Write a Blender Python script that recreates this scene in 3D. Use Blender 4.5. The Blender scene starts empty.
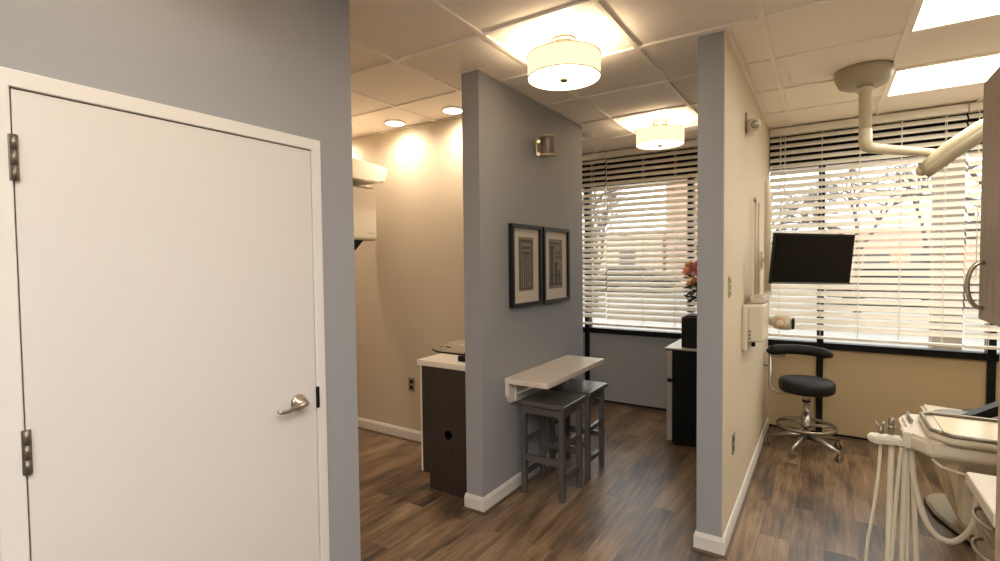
import bpy, bmesh, math, random
from mathutils import Vector, Matrix
random.seed(7)
PI = math.pi
SC = bpy.context.scene
COL = SC.collection
ORG = {}

# ------------------------------------------------------------------ materials
MATS = {}
def nt(name):
    m = bpy.data.materials.new(name); m.use_nodes = True
    n = m.node_tree; n.nodes.clear()
    out = n.nodes.new('ShaderNodeOutputMaterial')
    MATS[name] = m
    return m, n, out
def lin(c):
    return tuple((x / 12.92 if x <= .04045 else ((x + .055) / 1.055) ** 2.4) for x in c) + (1,)
def S(r, g, b):
    return lin((r / 255, g / 255, b / 255))
def paint(name, col, rough=.5, metal=0, bump=0, bscale=200, spec=.5, var=0, vscale=3):
    m, n, out = nt(name)
    b = n.nodes.new('ShaderNodeBsdfPrincipled')
    b.inputs['Base Color'].default_value = col
    b.inputs['Roughness'].default_value = rough
    b.inputs['Metallic'].default_value = metal
    b.inputs['Specular IOR Level'].default_value = spec
    n.links.new(b.outputs[0], out.inputs[0])
    tc = n.nodes.new('ShaderNodeTexCoord')
    nz = n.nodes.new('ShaderNodeTexNoise'); nz.inputs['Scale'].default_value = vscale
    n.links.new(tc.outputs['Object'], nz.inputs['Vector'])
    mx = n.nodes.new('ShaderNodeMixRGB'); mx.blend_type = 'MULTIPLY'; mx.inputs[0].default_value = var
    mx.inputs[1].default_value = col
    n.links.new(nz.outputs['Fac'], mx.inputs[2]); n.links.new(mx.outputs[0], b.inputs['Base Color'])
    if bump:
        n2 = n.nodes.new('ShaderNodeTexNoise'); n2.inputs['Scale'].default_value = bscale
        n.links.new(tc.outputs['Object'], n2.inputs['Vector'])
        bp = n.nodes.new('ShaderNodeBump'); bp.inputs['Strength'].default_value = bump; bp.inputs['Distance'].default_value = .002
        n.links.new(n2.outputs['Fac'], bp.inputs['Height']); n.links.new(bp.outputs[0], b.inputs['Normal'])
    return m
def emit(name, col, st):
    m, n, out = nt(name)
    e = n.nodes.new('ShaderNodeEmission'); e.inputs[0].default_value = col; e.inputs[1].default_value = st
    n.links.new(e.outputs[0], out.inputs[0])
    return m
def woodgrain(name, c1, c2, axis='z', rough=.5, scale=9):
    m, n, out = nt(name)
    b = n.nodes.new('ShaderNodeBsdfPrincipled'); b.inputs['Roughness'].default_value = rough
    n.links.new(b.outputs[0], out.inputs[0])
    tc = n.nodes.new('ShaderNodeTexCoord'); mp = n.nodes.new('ShaderNodeMapping')
    s = {'x': (.6, 12, 12), 'y': (12, .6, 12), 'z': (12, 12, .6)}[axis]
    mp.inputs['Scale'].default_value = s
    nz = n.nodes.new('ShaderNodeTexNoise'); nz.inputs['Scale'].default_value = scale; nz.inputs['Detail'].default_value = 6
    rp = n.nodes.new('ShaderNodeValToRGB')
    rp.color_ramp.elements[0].position = .3; rp.color_ramp.elements[0].color = c1
    rp.color_ramp.elements[1].position = .7; rp.color_ramp.elements[1].color = c2
    n.links.new(tc.outputs['Object'], mp.inputs[0]); n.links.new(mp.outputs[0], nz.inputs['Vector'])
    n.links.new(nz.outputs['Fac'], rp.inputs[0]); n.links.new(rp.outputs[0], b.inputs['Base Color'])
    return m

M = {}
M['wall_grey'] = paint('wall_grey', S(154, 155, 158), .55, bump=.15, spec=.3)
M['wall_beige'] = paint('wall_beige', S(205, 192, 170), .55, bump=.15, spec=.3)
M['panel_beige'] = paint('panel_beige', S(176, 156, 122), .6, bump=.1, spec=.3)
M['trim_white'] = paint('trim_white', S(220, 216, 210), .35)
M['door_white'] = paint('door_white', S(214, 209, 204), .4, bump=.05)
M['shoe_brown'] = paint('shoe_brown', S(92, 74, 60), .5)
M['ceil_tile'] = paint('ceil_tile', S(246, 238, 228), .9, bump=.35, bscale=260, spec=.1)
M['t_bar'] = paint('t_bar', S(246, 238, 228), .45, spec=.3)
M['blind'] = paint('blind', S(228, 222, 210), .4)
M['black_frame'] = paint('black_frame', S(9, 8, 7), .5, spec=.25)
M['black_header'] = paint('black_header', S(10, 9, 8), .6, spec=.2)
M['satin_nickel'] = paint('satin_nickel', S(188, 178, 162), .28, metal=1)
M['dark_nickel'] = paint('dark_nickel', S(128, 120, 108), .45, metal=.9)
M['chrome'] = paint('chrome', S(176, 173, 168), .3, metal=1)
M['grey_metal'] = paint('grey_metal', S(150, 140, 125), .35, metal=.8)
M['stool_grey'] = paint('stool_grey', S(90, 86, 83), .22, var=.15)
M['table_top'] = paint('table_top', S(222, 210, 196), .25, var=.08)
M['white_lam'] = paint('white_lam', S(226, 218, 206), .35)
M['dent_white'] = paint('dent_white', S(214, 204, 184), .3)
M['dent_beige'] = paint('dent_beige', S(196, 184, 158), .35)
M['dent_taupe'] = paint('dent_taupe', S(160, 150, 128), .45)  # darker beige for lids, plates and canopy
M['hose'] = paint('hose', S(218, 208, 188), .5)
M['black_vinyl'] = paint('black_vinyl', S(14, 14, 15), .5, spec=.35, bump=.1)
M['black_plastic'] = paint('black_plastic', S(9, 9, 9), .45, spec=.3)
M['sconce_body'] = paint('sconce_body', S(128, 114, 104), .4, metal=.35)
M['outlet_plate'] = paint('outlet_plate', S(150, 136, 118), .4, metal=.3)
M['screen'] = paint('screen', S(3, 3, 4), .12, spec=.25)
M['fridge_black'] = paint('fridge_black', S(7, 7, 7), .6, spec=.25)
M['steel'] = paint('steel', S(182, 176, 168), .4, metal=.4)
M['frame_black'] = paint('frame_black', S(12, 11, 10), .4)
M['mat_board'] = paint('mat_board', S(214, 203, 188), .7)
M['print_paper'] = paint('print_paper', S(150, 142, 128), .7, var=.5, vscale=30)
M['print_dark'] = paint('print_dark', S(96, 90, 82), .7, var=.5, vscale=40)
M['print_mid'] = paint('print_mid', S(120, 113, 102), .7, var=.5, vscale=40)
M['grey_screen'] = paint('grey_screen', S(126, 122, 116), .5)
M['cab_dark'] = woodgrain('cab_dark', S(46, 38, 34), S(64, 54, 47), 'z', .5)
M['cab_wood'] = woodgrain('cab_wood', S(138, 122, 107), S(164, 148, 131), 'z', .45)
M['hole'] = paint('hole', S(2, 2, 2), .9, spec=.05)
M['orange'] = paint('orange_ring', S(214, 150, 96), .5)
M['gloss_tray'] = paint('gloss_tray', S(232, 224, 198), .12)
M['tray_rim'] = paint('tray_rim', S(150, 142, 128), .3, metal=.6)
M['leaf'] = paint('leaf', S(52, 62, 36), .5, var=.4, vscale=30)
M['petal_pink'] = paint('petal_pink', S(214, 120, 134), .6)
M['petal_orange'] = paint('petal_orange', S(224, 156, 100), .6)
M['petal_pale'] = paint('petal_pale', S(226, 176, 160), .6)
M['petal_violet'] = paint('petal_violet', S(88, 72, 84), .6)
M['vase'] = paint('vase', S(70, 66, 62), .2)
M['asphalt'] = paint('asphalt', S(150, 146, 140), .9, var=.2, vscale=.5)
M['bldg_pink'] = paint('bldg_pink', S(196, 160, 138), .8, var=.12, vscale=1)
M['bldg_cream'] = paint('bldg_cream', S(216, 194, 170), .8, var=.1, vscale=1)
M['bldg_window'] = paint('bldg_window', S(96, 92, 90), .2)
M['brick_brown'] = paint('brick_brown', S(140, 122, 104), .8, var=.4, vscale=8)
M['bark'] = paint('bark', S(84, 72, 64), .9)
M['car_red'] = paint('car_red', S(70, 56, 52), .3)
M['car_dark'] = paint('car_dark', S(40, 42, 46), .3)
M['car_glass'] = paint('car_glass', S(30, 32, 34), .1)
M['curb'] = paint('curb', S(190, 184, 174), .9)
M['added_corridor_panel'] = emit('added_corridor_panel', (1, .95, .88, 1), 6.0)  # glow of the added, unseen corridor lights
M['light_panel'] = emit('light_panel', (1, .91, .75, 1), 2.2)
M['drum_shade'] = None
M['down_lens'] = emit('down_lens', (1, .86, .62, 1), 5)
M['diffuser'] = emit('diffuser', (1, .80, .50, 1), 1.5)

def mk_shade():
    m, n, out = nt('linen_shade')
    tc = n.nodes.new('ShaderNodeTexCoord'); mp = n.nodes.new('ShaderNodeMapping'); mp.inputs['Scale'].default_value = (60, 60, 400)
    nz = n.nodes.new('ShaderNodeTexNoise'); nz.inputs['Scale'].default_value = 3
    n.links.new(tc.outputs['Object'], mp.inputs[0]); n.links.new(mp.outputs[0], nz.inputs['Vector'])
    rp = n.nodes.new('ShaderNodeValToRGB'); rp.color_ramp.elements[0].color = (.9, .70, .40, 1); rp.color_ramp.elements[1].color = (1, .80, .48, 1)
    n.links.new(nz.outputs['Fac'], rp.inputs[0])
    e = n.nodes.new('ShaderNodeEmission'); e.inputs[1].default_value = .20
    n.links.new(rp.outputs[0], e.inputs[0])
    d0_ = n.nodes.new('ShaderNodeBsdfDiffuse'); d0_.inputs[0].default_value = (.1, .08, .06, 1)
    t_ = n.nodes.new('ShaderNodeBsdfTranslucent'); t_.inputs[0].default_value = (.1, .08, .06, 1)
    d = n.nodes.new('ShaderNodeMixShader'); d.inputs[0].default_value = .5
    n.links.new(d0_.outputs[0], d.inputs[1]); n.links.new(t_.outputs[0], d.inputs[2])
    ad = n.nodes.new('ShaderNodeAddShader')
    n.links.new(e.outputs[0], ad.inputs[0]); n.links.new(d.outputs[0], ad.inputs[1]); n.links.new(ad.outputs[0], out.inputs[0])
    return m
M['drum_shade'] = mk_shade()

def mk_glass():
    m, n, out = nt('window_glass')
    t = n.nodes.new('ShaderNodeBsdfTransparent'); t.inputs[0].default_value = (.95, .97, .97, 1)
    g = n.nodes.new('ShaderNodeBsdfGlossy'); g.inputs[1].default_value = .02
    mx = n.nodes.new('ShaderNodeMixShader')
    mx.inputs[0].default_value = .06
    n.links.new(t.outputs[0], mx.inputs[1]); n.links.new(g.outputs[0], mx.inputs[2])
    n.links.new(mx.outputs[0], out.inputs[0])
    return m
M['glass'] = mk_glass()

def mk_floor():
    m, n, out = nt('vinyl_plank')
    L = n.links.new
    b = n.nodes.new('ShaderNodeBsdfPrincipled'); L(b.outputs[0], out.inputs[0])
    tc = n.nodes.new('ShaderNodeTexCoord')
    mp = n.nodes.new('ShaderNodeMapping'); mp.inputs['Rotation'].default_value = (0, 0, PI / 2); mp.inputs['Location'].default_value = (.3, .06, 0)
    L(tc.outputs['Object'], mp.inputs[0])
    br = n.nodes.new('ShaderNodeTexBrick')
    br.offset = .37; br.offset_frequency = 2
    br.inputs['Color1'].default_value = (0, 0, 0, 1); br.inputs['Color2'].default_value = (1, 1, 1, 1); br.inputs['Mortar'].default_value = (.2, .2, .2, 1)
    br.inputs['Scale'].default_value = 1; br.inputs['Mortar Size'].default_value = .0012; br.inputs['Mortar Smooth'].default_value = .4
    br.inputs['Bias'].default_value = 0; br.inputs['Brick Width'].default_value = 1.22; br.inputs['Row Height'].default_value = .152
    L(mp.outputs[0], br.inputs['Vector'])
    # grain shifted from plank to plank
    mg = n.nodes.new('ShaderNodeMapping'); mg.inputs['Scale'].default_value = (22, 1.6, 1)
    ad = n.nodes.new('ShaderNodeVectorMath'); ad.operation = 'ADD'
    sc = n.nodes.new('ShaderNodeVectorMath'); sc.operation = 'SCALE'; sc.inputs[3].default_value = 7.3
    L(br.outputs['Color'], sc.inputs[0]); L(tc.outputs['Object'], ad.inputs[0]); L(sc.outputs[0], ad.inputs[1])
    L(ad.outputs[0], mg.inputs[0])
    g1 = n.nodes.new('ShaderNodeTexNoise'); g1.inputs['Scale'].default_value = 1.6; g1.inputs['Detail'].default_value = 9; g1.inputs['Roughness'].default_value = .68
    L(mg.outputs[0], g1.inputs['Vector'])
    mb = n.nodes.new('ShaderNodeMapping'); mb.inputs['Scale'].default_value = (6, 1.9, 1)
    L(ad.outputs[0], mb.inputs[0])
    g2 = n.nodes.new('ShaderNodeTexNoise'); g2.inputs['Scale'].default_value = 1.2; g2.inputs['Detail'].default_value = 3
    L(mb.outputs[0], g2.inputs['Vector'])
    a1 = n.nodes.new('ShaderNodeMath'); a1.operation = 'MULTIPLY_ADD'; a1.inputs[1].default_value = .16
    L(br.outputs['Color'], a1.inputs[0]);
    a2 = n.nodes.new('ShaderNodeMath'); a2.operation = 'MULTIPLY'; a2.inputs[1].default_value = .72
    L(g1.outputs['Fac'], a2.inputs[0]); L(a2.outputs[0], a1.inputs[2])
    a3 = n.nodes.new('ShaderNodeMath'); a3.operation = 'MULTIPLY_ADD'; a3.inputs[1].default_value = .62
    L(g2.outputs['Fac'], a3.inputs[0]); L(a1.outputs[0], a3.inputs[2])
    rp = n.nodes.new('ShaderNodeValToRGB'); cr = rp.color_ramp
    cr.elements[0].position = .56; cr.elements[0].color = S(54, 47, 42)
    cr.elements[1].position = .98; cr.elements[1].color = S(150, 127, 102)
    e = cr.elements.new(.70); e.color = S(96, 77, 60)
    e = cr.elements.new(.82); e.color = S(124, 101, 78)
    L(a3.outputs[0], rp.inputs[0])
    mm = n.nodes.new('ShaderNodeMixRGB'); mm.inputs[2].default_value = S(66, 54, 46)
    mf = n.nodes.new('ShaderNodeMath'); mf.operation = 'MULTIPLY'; mf.inputs[1].default_value = .35
    L(br.outputs['Fac'], mf.inputs[0]); L(mf.outputs[0], mm.inputs[0]); L(rp.outputs[0], mm.inputs[1])
    L(mm.outputs[0], b.inputs['Base Color'])
    b.inputs['Roughness'].default_value = .36
    bp = n.nodes.new('ShaderNodeBump'); bp.inputs['Strength'].default_value = .25; bp.inputs['Distance'].default_value = .002
    L(g1.outputs['Fac'], bp.inputs['Height']); L(bp.outputs[0], b.inputs['Normal'])
    return m
M['floor'] = mk_floor()

# ------------------------------------------------------------------ mesh builder (world coordinates)
class MB:
    def __init__(s): s.bm = bmesh.new(); s.sm = []
    def _v(s, pts): return [s.bm.verts.new(p) for p in pts]
    def box(s, x0, x1, y0, y1, z0, z1, bev=0, seg=2, mat=None):
        t = bmesh.new()
        r = bmesh.ops.create_cube(t, size=1)
        for v in t.verts:
            v.co = Vector(((x0 + x1) / 2 + v.co.x * (x1 - x0), (y0 + y1) / 2 + v.co.y * (y1 - y0), (z0 + z1) / 2 + v.co.z * (z1 - z0)))
        if bev: bmesh.ops.bevel(t, geom=t.edges[:] , offset=bev, segments=seg, affect='EDGES', profile=.5)
        s.add(t, mat); return s
    def add(s, t, mat=None):
        if mat is not None: t.transform(mat)
        me = bpy.data.meshes.new('_t'); t.to_mesh(me); t.free()
        s.bm.from_mesh(me); bpy.data.meshes.remove(me)
    def obox(s, c, ax, ay, az, sx, sy, sz, bev=0, seg=2):
        m = Matrix((ax, ay, az)).transposed().to_4x4(); m.translation = Vector(c)
        return s.box(-sx / 2, sx / 2, -sy / 2, sy / 2, -sz / 2, sz / 2, bev, seg, m)
    def tube(s, pts, r, n=12, cap=True, smooth=True):
        pts = [Vector(p) for p in pts]
        rs = r if isinstance(r, (list, tuple)) else [r] * len(pts)
        rings = []
        up = None
        for i, p in enumerate(pts):
            if i == 0: d = pts[1] - p
            elif i == len(pts) - 1: d = p - pts[i - 1]
            else: d = (pts[i + 1] - p).normalized() + (p - pts[i - 1]).normalized()
            d.normalize()
            if up is None:
                a = Vector((0, 0, 1)) if abs(d.z) < .9 else Vector((1, 0, 0))
                up = (a - d * a.dot(d)).normalized()
            else:
                up = (up - d * up.dot(d)).normalized()
            w = d.cross(up)
            rings.append(s._v([p + (up * math.cos(2 * PI * k / n) + w * math.sin(2 * PI * k / n)) * rs[i] for k in range(n)]))
        for a, b in zip(rings, rings[1:]):
            for k in range(n):
                f = s.bm.faces.new((a[k], a[(k + 1) % n], b[(k + 1) % n], b[k])); f.smooth = smooth
        if cap:
            s.bm.faces.new(rings[0][::-1]); s.bm.faces.new(rings[-1])
        return s
    def cyl(s, a, b, r, r2=None, n=24): return s.tube([a, b], [r, r if r2 is None else r2], n)
    def lathe(s, prof, c=(0, 0, 0), n=32, axis=None, closed=False, sx=1, sy=1):
        # prof: (r, z) pairs from bottom to top round the local z
        rot = Vector((0, 0, 1)).rotation_difference(Vector(axis).normalized()).to_matrix() if axis else Matrix.Identity(3)
        rings = []
        for r, z in prof:
            if r < 1e-6: rings.append(s._v([Vector(c) + rot @ Vector((0, 0, z))]))
            else: rings.append(s._v([Vector(c) + rot @ Vector((r * sx * math.cos(2 * PI * k / n), r * sy * math.sin(2 * PI * k / n), z)) for k in range(n)]))
        for a, b in zip(rings, rings[1:]):
            for k in range(n):
                q = [a[k % len(a)], a[(k + 1) % len(a)], b[(k + 1) % len(b)], b[k % len(b)]]
                u = []
                for v in q:
                    if v not in u: u.append(v)
                if len(u) > 2:
                    try: s.bm.faces.new(u).smooth = True
                    except ValueError: pass
        return s
    def prism(s, poly, ax, lo, hi, bev=0):
        # poly in the two other axes (order x,y,z without ax)
        t = bmesh.new()
        def mk(p, q): return {'x': (q, p[0], p[1]), 'y': (p[0], q, p[1]), 'z': (p[0], p[1], q)}[ax]
        a = [t.verts.new(mk(p, lo)) for p in poly]; b = [t.verts.new(mk(p, hi)) for p in poly]
        k = len(poly)
        for i in range(k): t.faces.new((a[i], a[(i + 1) % k], b[(i + 1) % k], b[i]))
        t.faces.new(a[::-1]); t.faces.new(b)
        if bev: bmesh.ops.bevel(t, geom=t.edges[:], offset=bev, segments=2, affect='EDGES')
        s.add(t); return s
    def ball(s, c, r, n=14, sx=1, sy=1, sz=1):
        return s.lathe([(r * math.sin(PI * i / n) if 0 < i < n else 0, -r * sz * math.cos(PI * i / n)) for i in range(n + 1)], c, n * 2, sx=sx, sy=sy)
    def build(s, name, mat, parent=None, mod=None, smooth=False):
        bmesh.ops.recalc_face_normals(s.bm, faces=s.bm.faces[:])
        if smooth:
            for f in s.bm.faces: f.smooth = True
        me = bpy.data.meshes.new(name); 
        if parent is None:
            xs = [v.co for v in s.bm.verts]
            o0 = Vector(((min(v.x for v in xs) + max(v.x for v in xs)) / 2, (min(v.y for v in xs) + max(v.y for v in xs)) / 2, min(v.z for v in xs)))
        else: o0 = ORG[parent.name]
        s.bm.transform(Matrix.Translation(-o0))
        s.bm.to_mesh(me); s.bm.free()
        me.materials.append(M[mat] if isinstance(mat, str) else mat)
        o = bpy.data.objects.new(name, me); COL.objects.link(o)
        if parent is None: o.location = o0
        else: o.parent = parent
        ORG[o.name] = o0
        if mod:
            b = o.modifiers.new('b', 'BEVEL'); b.width = mod; b.segments = 2; b.limit_method = 'ANGLE'
        return o
def B(*a, **k): return MB().box(*a, **k)
def thing(name, loc, label, cat, group=None):
    o = bpy.data.objects.new(name, None); COL.objects.link(o); o.location = loc; o.empty_display_size = .1
    ORG[o.name] = Vector(loc)
    return tag(o, label, cat, group)
def tag(o, label, cat, group=None, kind=None):
    o['label'] = label; o['category'] = cat
    if group: o['group'] = group
    if kind: o['kind'] = kind
    return o
def struct(name, mb, mat, **k):
    o = mb.build(name, mat, **k); o['kind'] = 'structure'; return o
def copy_tree(o, parent=None):
    c = o.copy(); COL.objects.link(c)
    if parent: c.parent = parent
    for ch in list(o.children): copy_tree(ch, c)
    return c
def place(proto, delta, label, first=False):
    c = copy_tree(proto); c.location = proto.location + Vector(delta); c['label'] = label
    return c

# ------------------------------------------------------------------ levels measured for this place
CE = 2.696            # underside of the ceiling grid
TILE = CE + .011
XD = -1.758           # right faces of the left and middle walls
XL = -1.883
PX0, PX1 = -.567, -.442   # divider wall
MY = 2.5012; MYF = 4.026
PY = 2.782
WY = 5.186
LY = 3.2195

# ------------------------------------------------------------------ shell
struct('floor', B(-5.2, 3.2, -2.2, 5.42, -.12, 0), 'floor')
struct('wall_left', B(XL, XD, -2.0, 1.530, 0, 2.72), 'wall_grey')
struct('wall_middle', B(XL, XD, MY, MYF, 0, 2.72), 'wall_grey')
struct('wall_divider', B(PX0, PX1, PY, WY + .02, 0, 2.72), 'wall_grey')
struct('wall_divider_right', B(PX1, PX1 + .004, PY + .0005, WY + .02, 0, 2.72), 'wall_beige')
struct('wall_alcove_back', B(-5.0, XL, LY, LY + .12, 0, 2.72), 'wall_beige')
struct('wall_alcove_left', B(-5.1, -5.0, 1.3, LY + .12, 0, 2.72), 'wall_beige')
struct('wall_alcove_front', B(-5.0, XL, 1.434, 1.534, 0, 2.72), 'wall_beige')
struct('wall_kitchen_left', B(-3.6, -3.5, LY + .12, WY + .1, 0, 2.72), 'wall_grey')
struct('wall_rear', B(XL, 1.1, -2.1, -2.0, 0, 2.72), 'wall_grey')
struct('wall_right_near', B(.975, 1.095, -2.0, 1.97, 0, 2.72), 'wall_grey')
struct('wall_right_corner', B(1.095, 3.0, 1.85, 1.97, 0, 2.72), 'wall_beige')
struct('wall_right', B(3.0, 3.1, 1.85, WY + .1, 0, 2.72), 'wall_beige')

# panels below the glazing
struct('wall_back_left', B(-3.5, PX0, WY + .012, WY + .1, .03, .765), 'wall_grey')
struct('wall_back_right', B(PX1, 3.0, WY + .012, WY + .1, .03, .765), 'panel_beige')

# ceiling: tiles and T bars
c = MB(); c.box(-5.2, 3.2, -2.2, 5.42, TILE, TILE + .2)
struct('ceiling', c, 'ceil_tile')
g = MB()
gx0, gy0 = -.2712, 2.7534
for i in range(-8, 6):
    x = gx0 + i * .6045
    if -5.1 < x < 3.1: g.box(x - .012, x + .012, -2.1, WY, CE, TILE + .001)
for j in range(-8, 5):
    y = gy0 + j * .61
    if y < WY: g.box(-5.1, 3.1, y - .012, y + .012, CE + .0004, TILE + .001)
struct('trim_1', g, 't_bar')          # ceiling grid
# wall angles where the grid meets the walls
g = MB()
for x0, x1, y0, y1 in ((XL - .02, XD + .02, MY - .02, MYF + .02), (PX0 - .02, PX1 + .024, PY - .02, WY), (XL - .02, XD + .02, -2, 1.554), (-5, XL, LY - .02, LY)):
    g.box(x0, x1, y0, y1, CE - .001, CE + .003)
struct('trim_2', g, 't_bar')

# baseboards with a bevelled top and a brown shoe strip
def ring(mb, x0, x1, y0, y1, prof):
    rings = []
    for (cx, cy, sx, sy) in ((x0, y0, -1, -1), (x1, y0, 1, -1), (x1, y1, 1, 1), (x0, y1, -1, 1)):
        rings.append(mb._v([(cx + sx * p, cy + sy * p, z) for p, z in prof]))
    n = len(prof)
    for a in range(4):
        A, B_ = rings[a], rings[(a + 1) % 4]
        for k in range(n): mb.bm.faces.new((A[k], A[(k + 1) % n], B_[(k + 1) % n], B_[k]))
def baseboard(name, x0, x1, y0, y1):
    t = .012; h = .098; q = .014
    mb = MB(); ring(mb, x0, x1, y0, y1, [(0, 0), (t, 0), (t, h - .022), (.005, h), (0, h)])
    o = struct(name, mb, 'trim_white')
    sb = MB(); ring(sb, x0, x1, y0, y1, [(t, 0), (t + q, 0), (t + q, .006), (t + .004, .013), (t, .013)]); sb.build('shoe_moulding', 'shoe_brown', o)
baseboard('baseboard_middle', XL, XD, MY, MYF)
baseboard('baseboard_divider', PX0, PX1 + .004, PY, WY - .03)
baseboard('baseboard_left', XL, XD, 1.40, 1.528)
baseboard('baseboard_alcove', -5.0, XL - .03, LY, LY + .05)
sb = MB()
sb.box(-3.5, PX0 - .03, WY - .02, WY + .012, 0, .012)
sb.box(PX1 + .03, 3.0, WY - .02, WY + .012, 0, .012)
struct('trim_3', sb, 'shoe_brown')

# ------------------------------------------------------------------ door, casing
dz = 2.0; dy0, dy1 = .419, 1.309
cs = MB()
cs.box(XD, XD + .013, dy1 + .002, dy1 + .046, 0, dz + .049, bev=.004)
cs.box(XD, XD + .013, dy0 - .06, dy0 - .004, 0, dz + .049, bev=.004)
cs.box(XD, XD + .0128, dy0 - .06, dy1 + .046, dz + .004, dz + .0495, bev=.004)
struct('trim_4', cs, 'trim_white')
gp = B(XD - .001, XD + .002, dy0 - .006, dy1 + .006, 0, dz + .006)
struct('trim_5', gp, 'shoe_brown')     # dark reveal behind the leaf
dr = thing('door_1', (XD, (dy0 + dy1) / 2, 0), '', '')
del dr['label'], dr['category']; dr['kind'] = 'structure'
B(XD + .001, XD + .006, dy0, dy1, .006, dz, bev=.001).build('door_leaf', 'door_white', dr)
for z0, z1 in ((1.765, 1.883), (1.003, 1.12), (.2, .318)):
    h = MB()
    for k in range(3):
        a = z0 + (z1 - z0) * k / 3; h.cyl((XD + .016, dy0 - .002, a + .0005), (XD + .016, dy0 - .002, a + (z1 - z0) / 3 - .0005), .0075, n=14)
    h.box(XD + .012, XD + .017, dy0 - .012, dy0 + .008, z0, z1, bev=.001)
    o = h.build('hinge', 'dark_nickel', dr)
lv = MB()
ly, lz = 1.224, .998
lv.lathe([(0, -.001), (.033, -.001), (.033, .006), (.027, .012), (.012, .014), (.012, .045), (0, .045)], (XD + .010, ly, lz), 28, axis=(1, 0, 0))
lv.tube([(XD + .052, ly + .008, lz), (XD + .058, ly - .01, lz + .001), (XD + .058, ly - .045, lz - .002), (XD + .055, ly - .08, lz - .012), (XD + .048, ly - .102, lz - .010), (XD + .043, ly - .112, lz - .004)], [.011, .012, .009, .0075, .008, .006], 12)
o = lv.build('lever_handle', 'satin_nickel', dr); o['label'] = 'satin nickel lever handle'
B(XD + .006, XD + .0148, dy1 + .0005, dy1 + .011, .955, 1.042).build('strike_plate', 'black_frame', dr)

# ------------------------------------------------------------------ windows
HZ = 2.36; SZ = .815
def window(name, x0, x1, posts):
    f = MB()
    fy0, fy1 = WY - .005, WY + .09
    f.box(x0, x1, fy0, fy1, SZ - .055, SZ)
    f.box(x0, x1, WY + .0, fy1, 0, .03)
    for x in posts: f.box(x - .025, x + .025, fy0 - .001, fy1, 0, HZ + .01)
    o = struct(name, f, 'black_frame')
    hd = B(x0, x1, WY + .02, WY + .095, HZ, 2.72).build('header_panel', 'black_header', o)
    B(x0, x1, WY + .05, WY + .056, SZ, HZ).build('pane', 'glass', o)
window('window_1', -3.5, PX0, (-3.30, -2.213, -1.125))
window('window_2', PX1 + .004, 3.0, (-.037, 1.058, 2.15))
f = B(-3.6, 3.1, WY + .1, WY + .18, -.1, .76)
struct('wall_back_outer', f, 'bldg_cream')
struct('wall_back_top', B(-3.6, 3.1, WY + .1, WY + .18, HZ, 2.9), 'bldg_cream')

# ------------------------------------------------------------------ blinds
def blind(x0, x1, zb, label, cords, wand=None, tilt=40, dz0=0):
    yc = 5.128; pitch = .0588
    t = thing('window_blind', ((x0 + x1) / 2, yc, zb), label, 'blind', 'white slatted blinds across the windows')
    B(x0, x1, yc - .035, yc + .03, 2.632, CE - .002, bev=.003).build('valance', 'blind', t)
    s = MB(); a = math.radians(tilt); z = 2.60 + dz0; w = .0635
    n = 0
    while z > zb + .05:
        # gently crowned slat, room edge low
        jit = random.uniform(-.8, .8); aa = a + math.radians(jit)
        dy, dzz = math.cos(aa), math.sin(aa)
        prof = []
        for q in (-.5, -.25, 0, .25, .5):
            cr = .004 * (1 - (2 * q) ** 2)
            prof.append((yc + q * w * dy - cr * dzz, z + q * w * dzz + cr * dy))
        poly = prof + [(p[0] + .003 * dzz, p[1] - .003 * dy) for p in prof[::-1]]
        s.prism(poly, 'x', x0 + .003, x1 - .003)
        z -= pitch; n += 1
    s.build('slats', 'blind', t)
    B(x0 + .002, x1 - .002, yc - .026, yc + .026, zb, zb + .022, bev=.004).build('bottom_rail', 'blind', t)
    for cx in cords:
        k = MB(); k.box(cx - .0018, cx + .0018, yc - .032, yc - .0295, zb + .02, 2.64); k.box(cx - .0018, cx + .0018, yc + .0285, yc + .031, zb + .02, 2.64)
        k.build('ladder_cord', 'blind', t)
    if wand:
        wx, wz = wand
        k = MB(); k.cyl((wx, yc - .045, wz), (wx, yc - .045, 2.63), .003, n=8); k.build('tilt_wand', 'blind', t)
    return t
ZB = .858
blind(-3.45, -1.967, ZB, 'white slatted blind at the far left of the kitchenette window, mostly behind the middle wall', (-3.2, -2.7, -2.12), tilt=39, dz0=.006)
blind(-1.963, PX0 - .004, ZB, 'wide white slatted blind in the kitchenette window behind the mini fridge', (-1.57, -1.253, -.75), (-1.945, 1.3))
blind(PX1 + .01, .880, ZB, 'widest white slatted blind, in the treatment room behind the black monitor', (-.348, -.038, .226, .495, .761), (-.31, 1.95))
blind(.886, 2.4, ZB, 'white slatted blind beside the upper wooden cabinet at the right', (1.02, 1.35, 1.7, 2.1), (.94, 1.4), tilt=39, dz0=.002)

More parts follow.
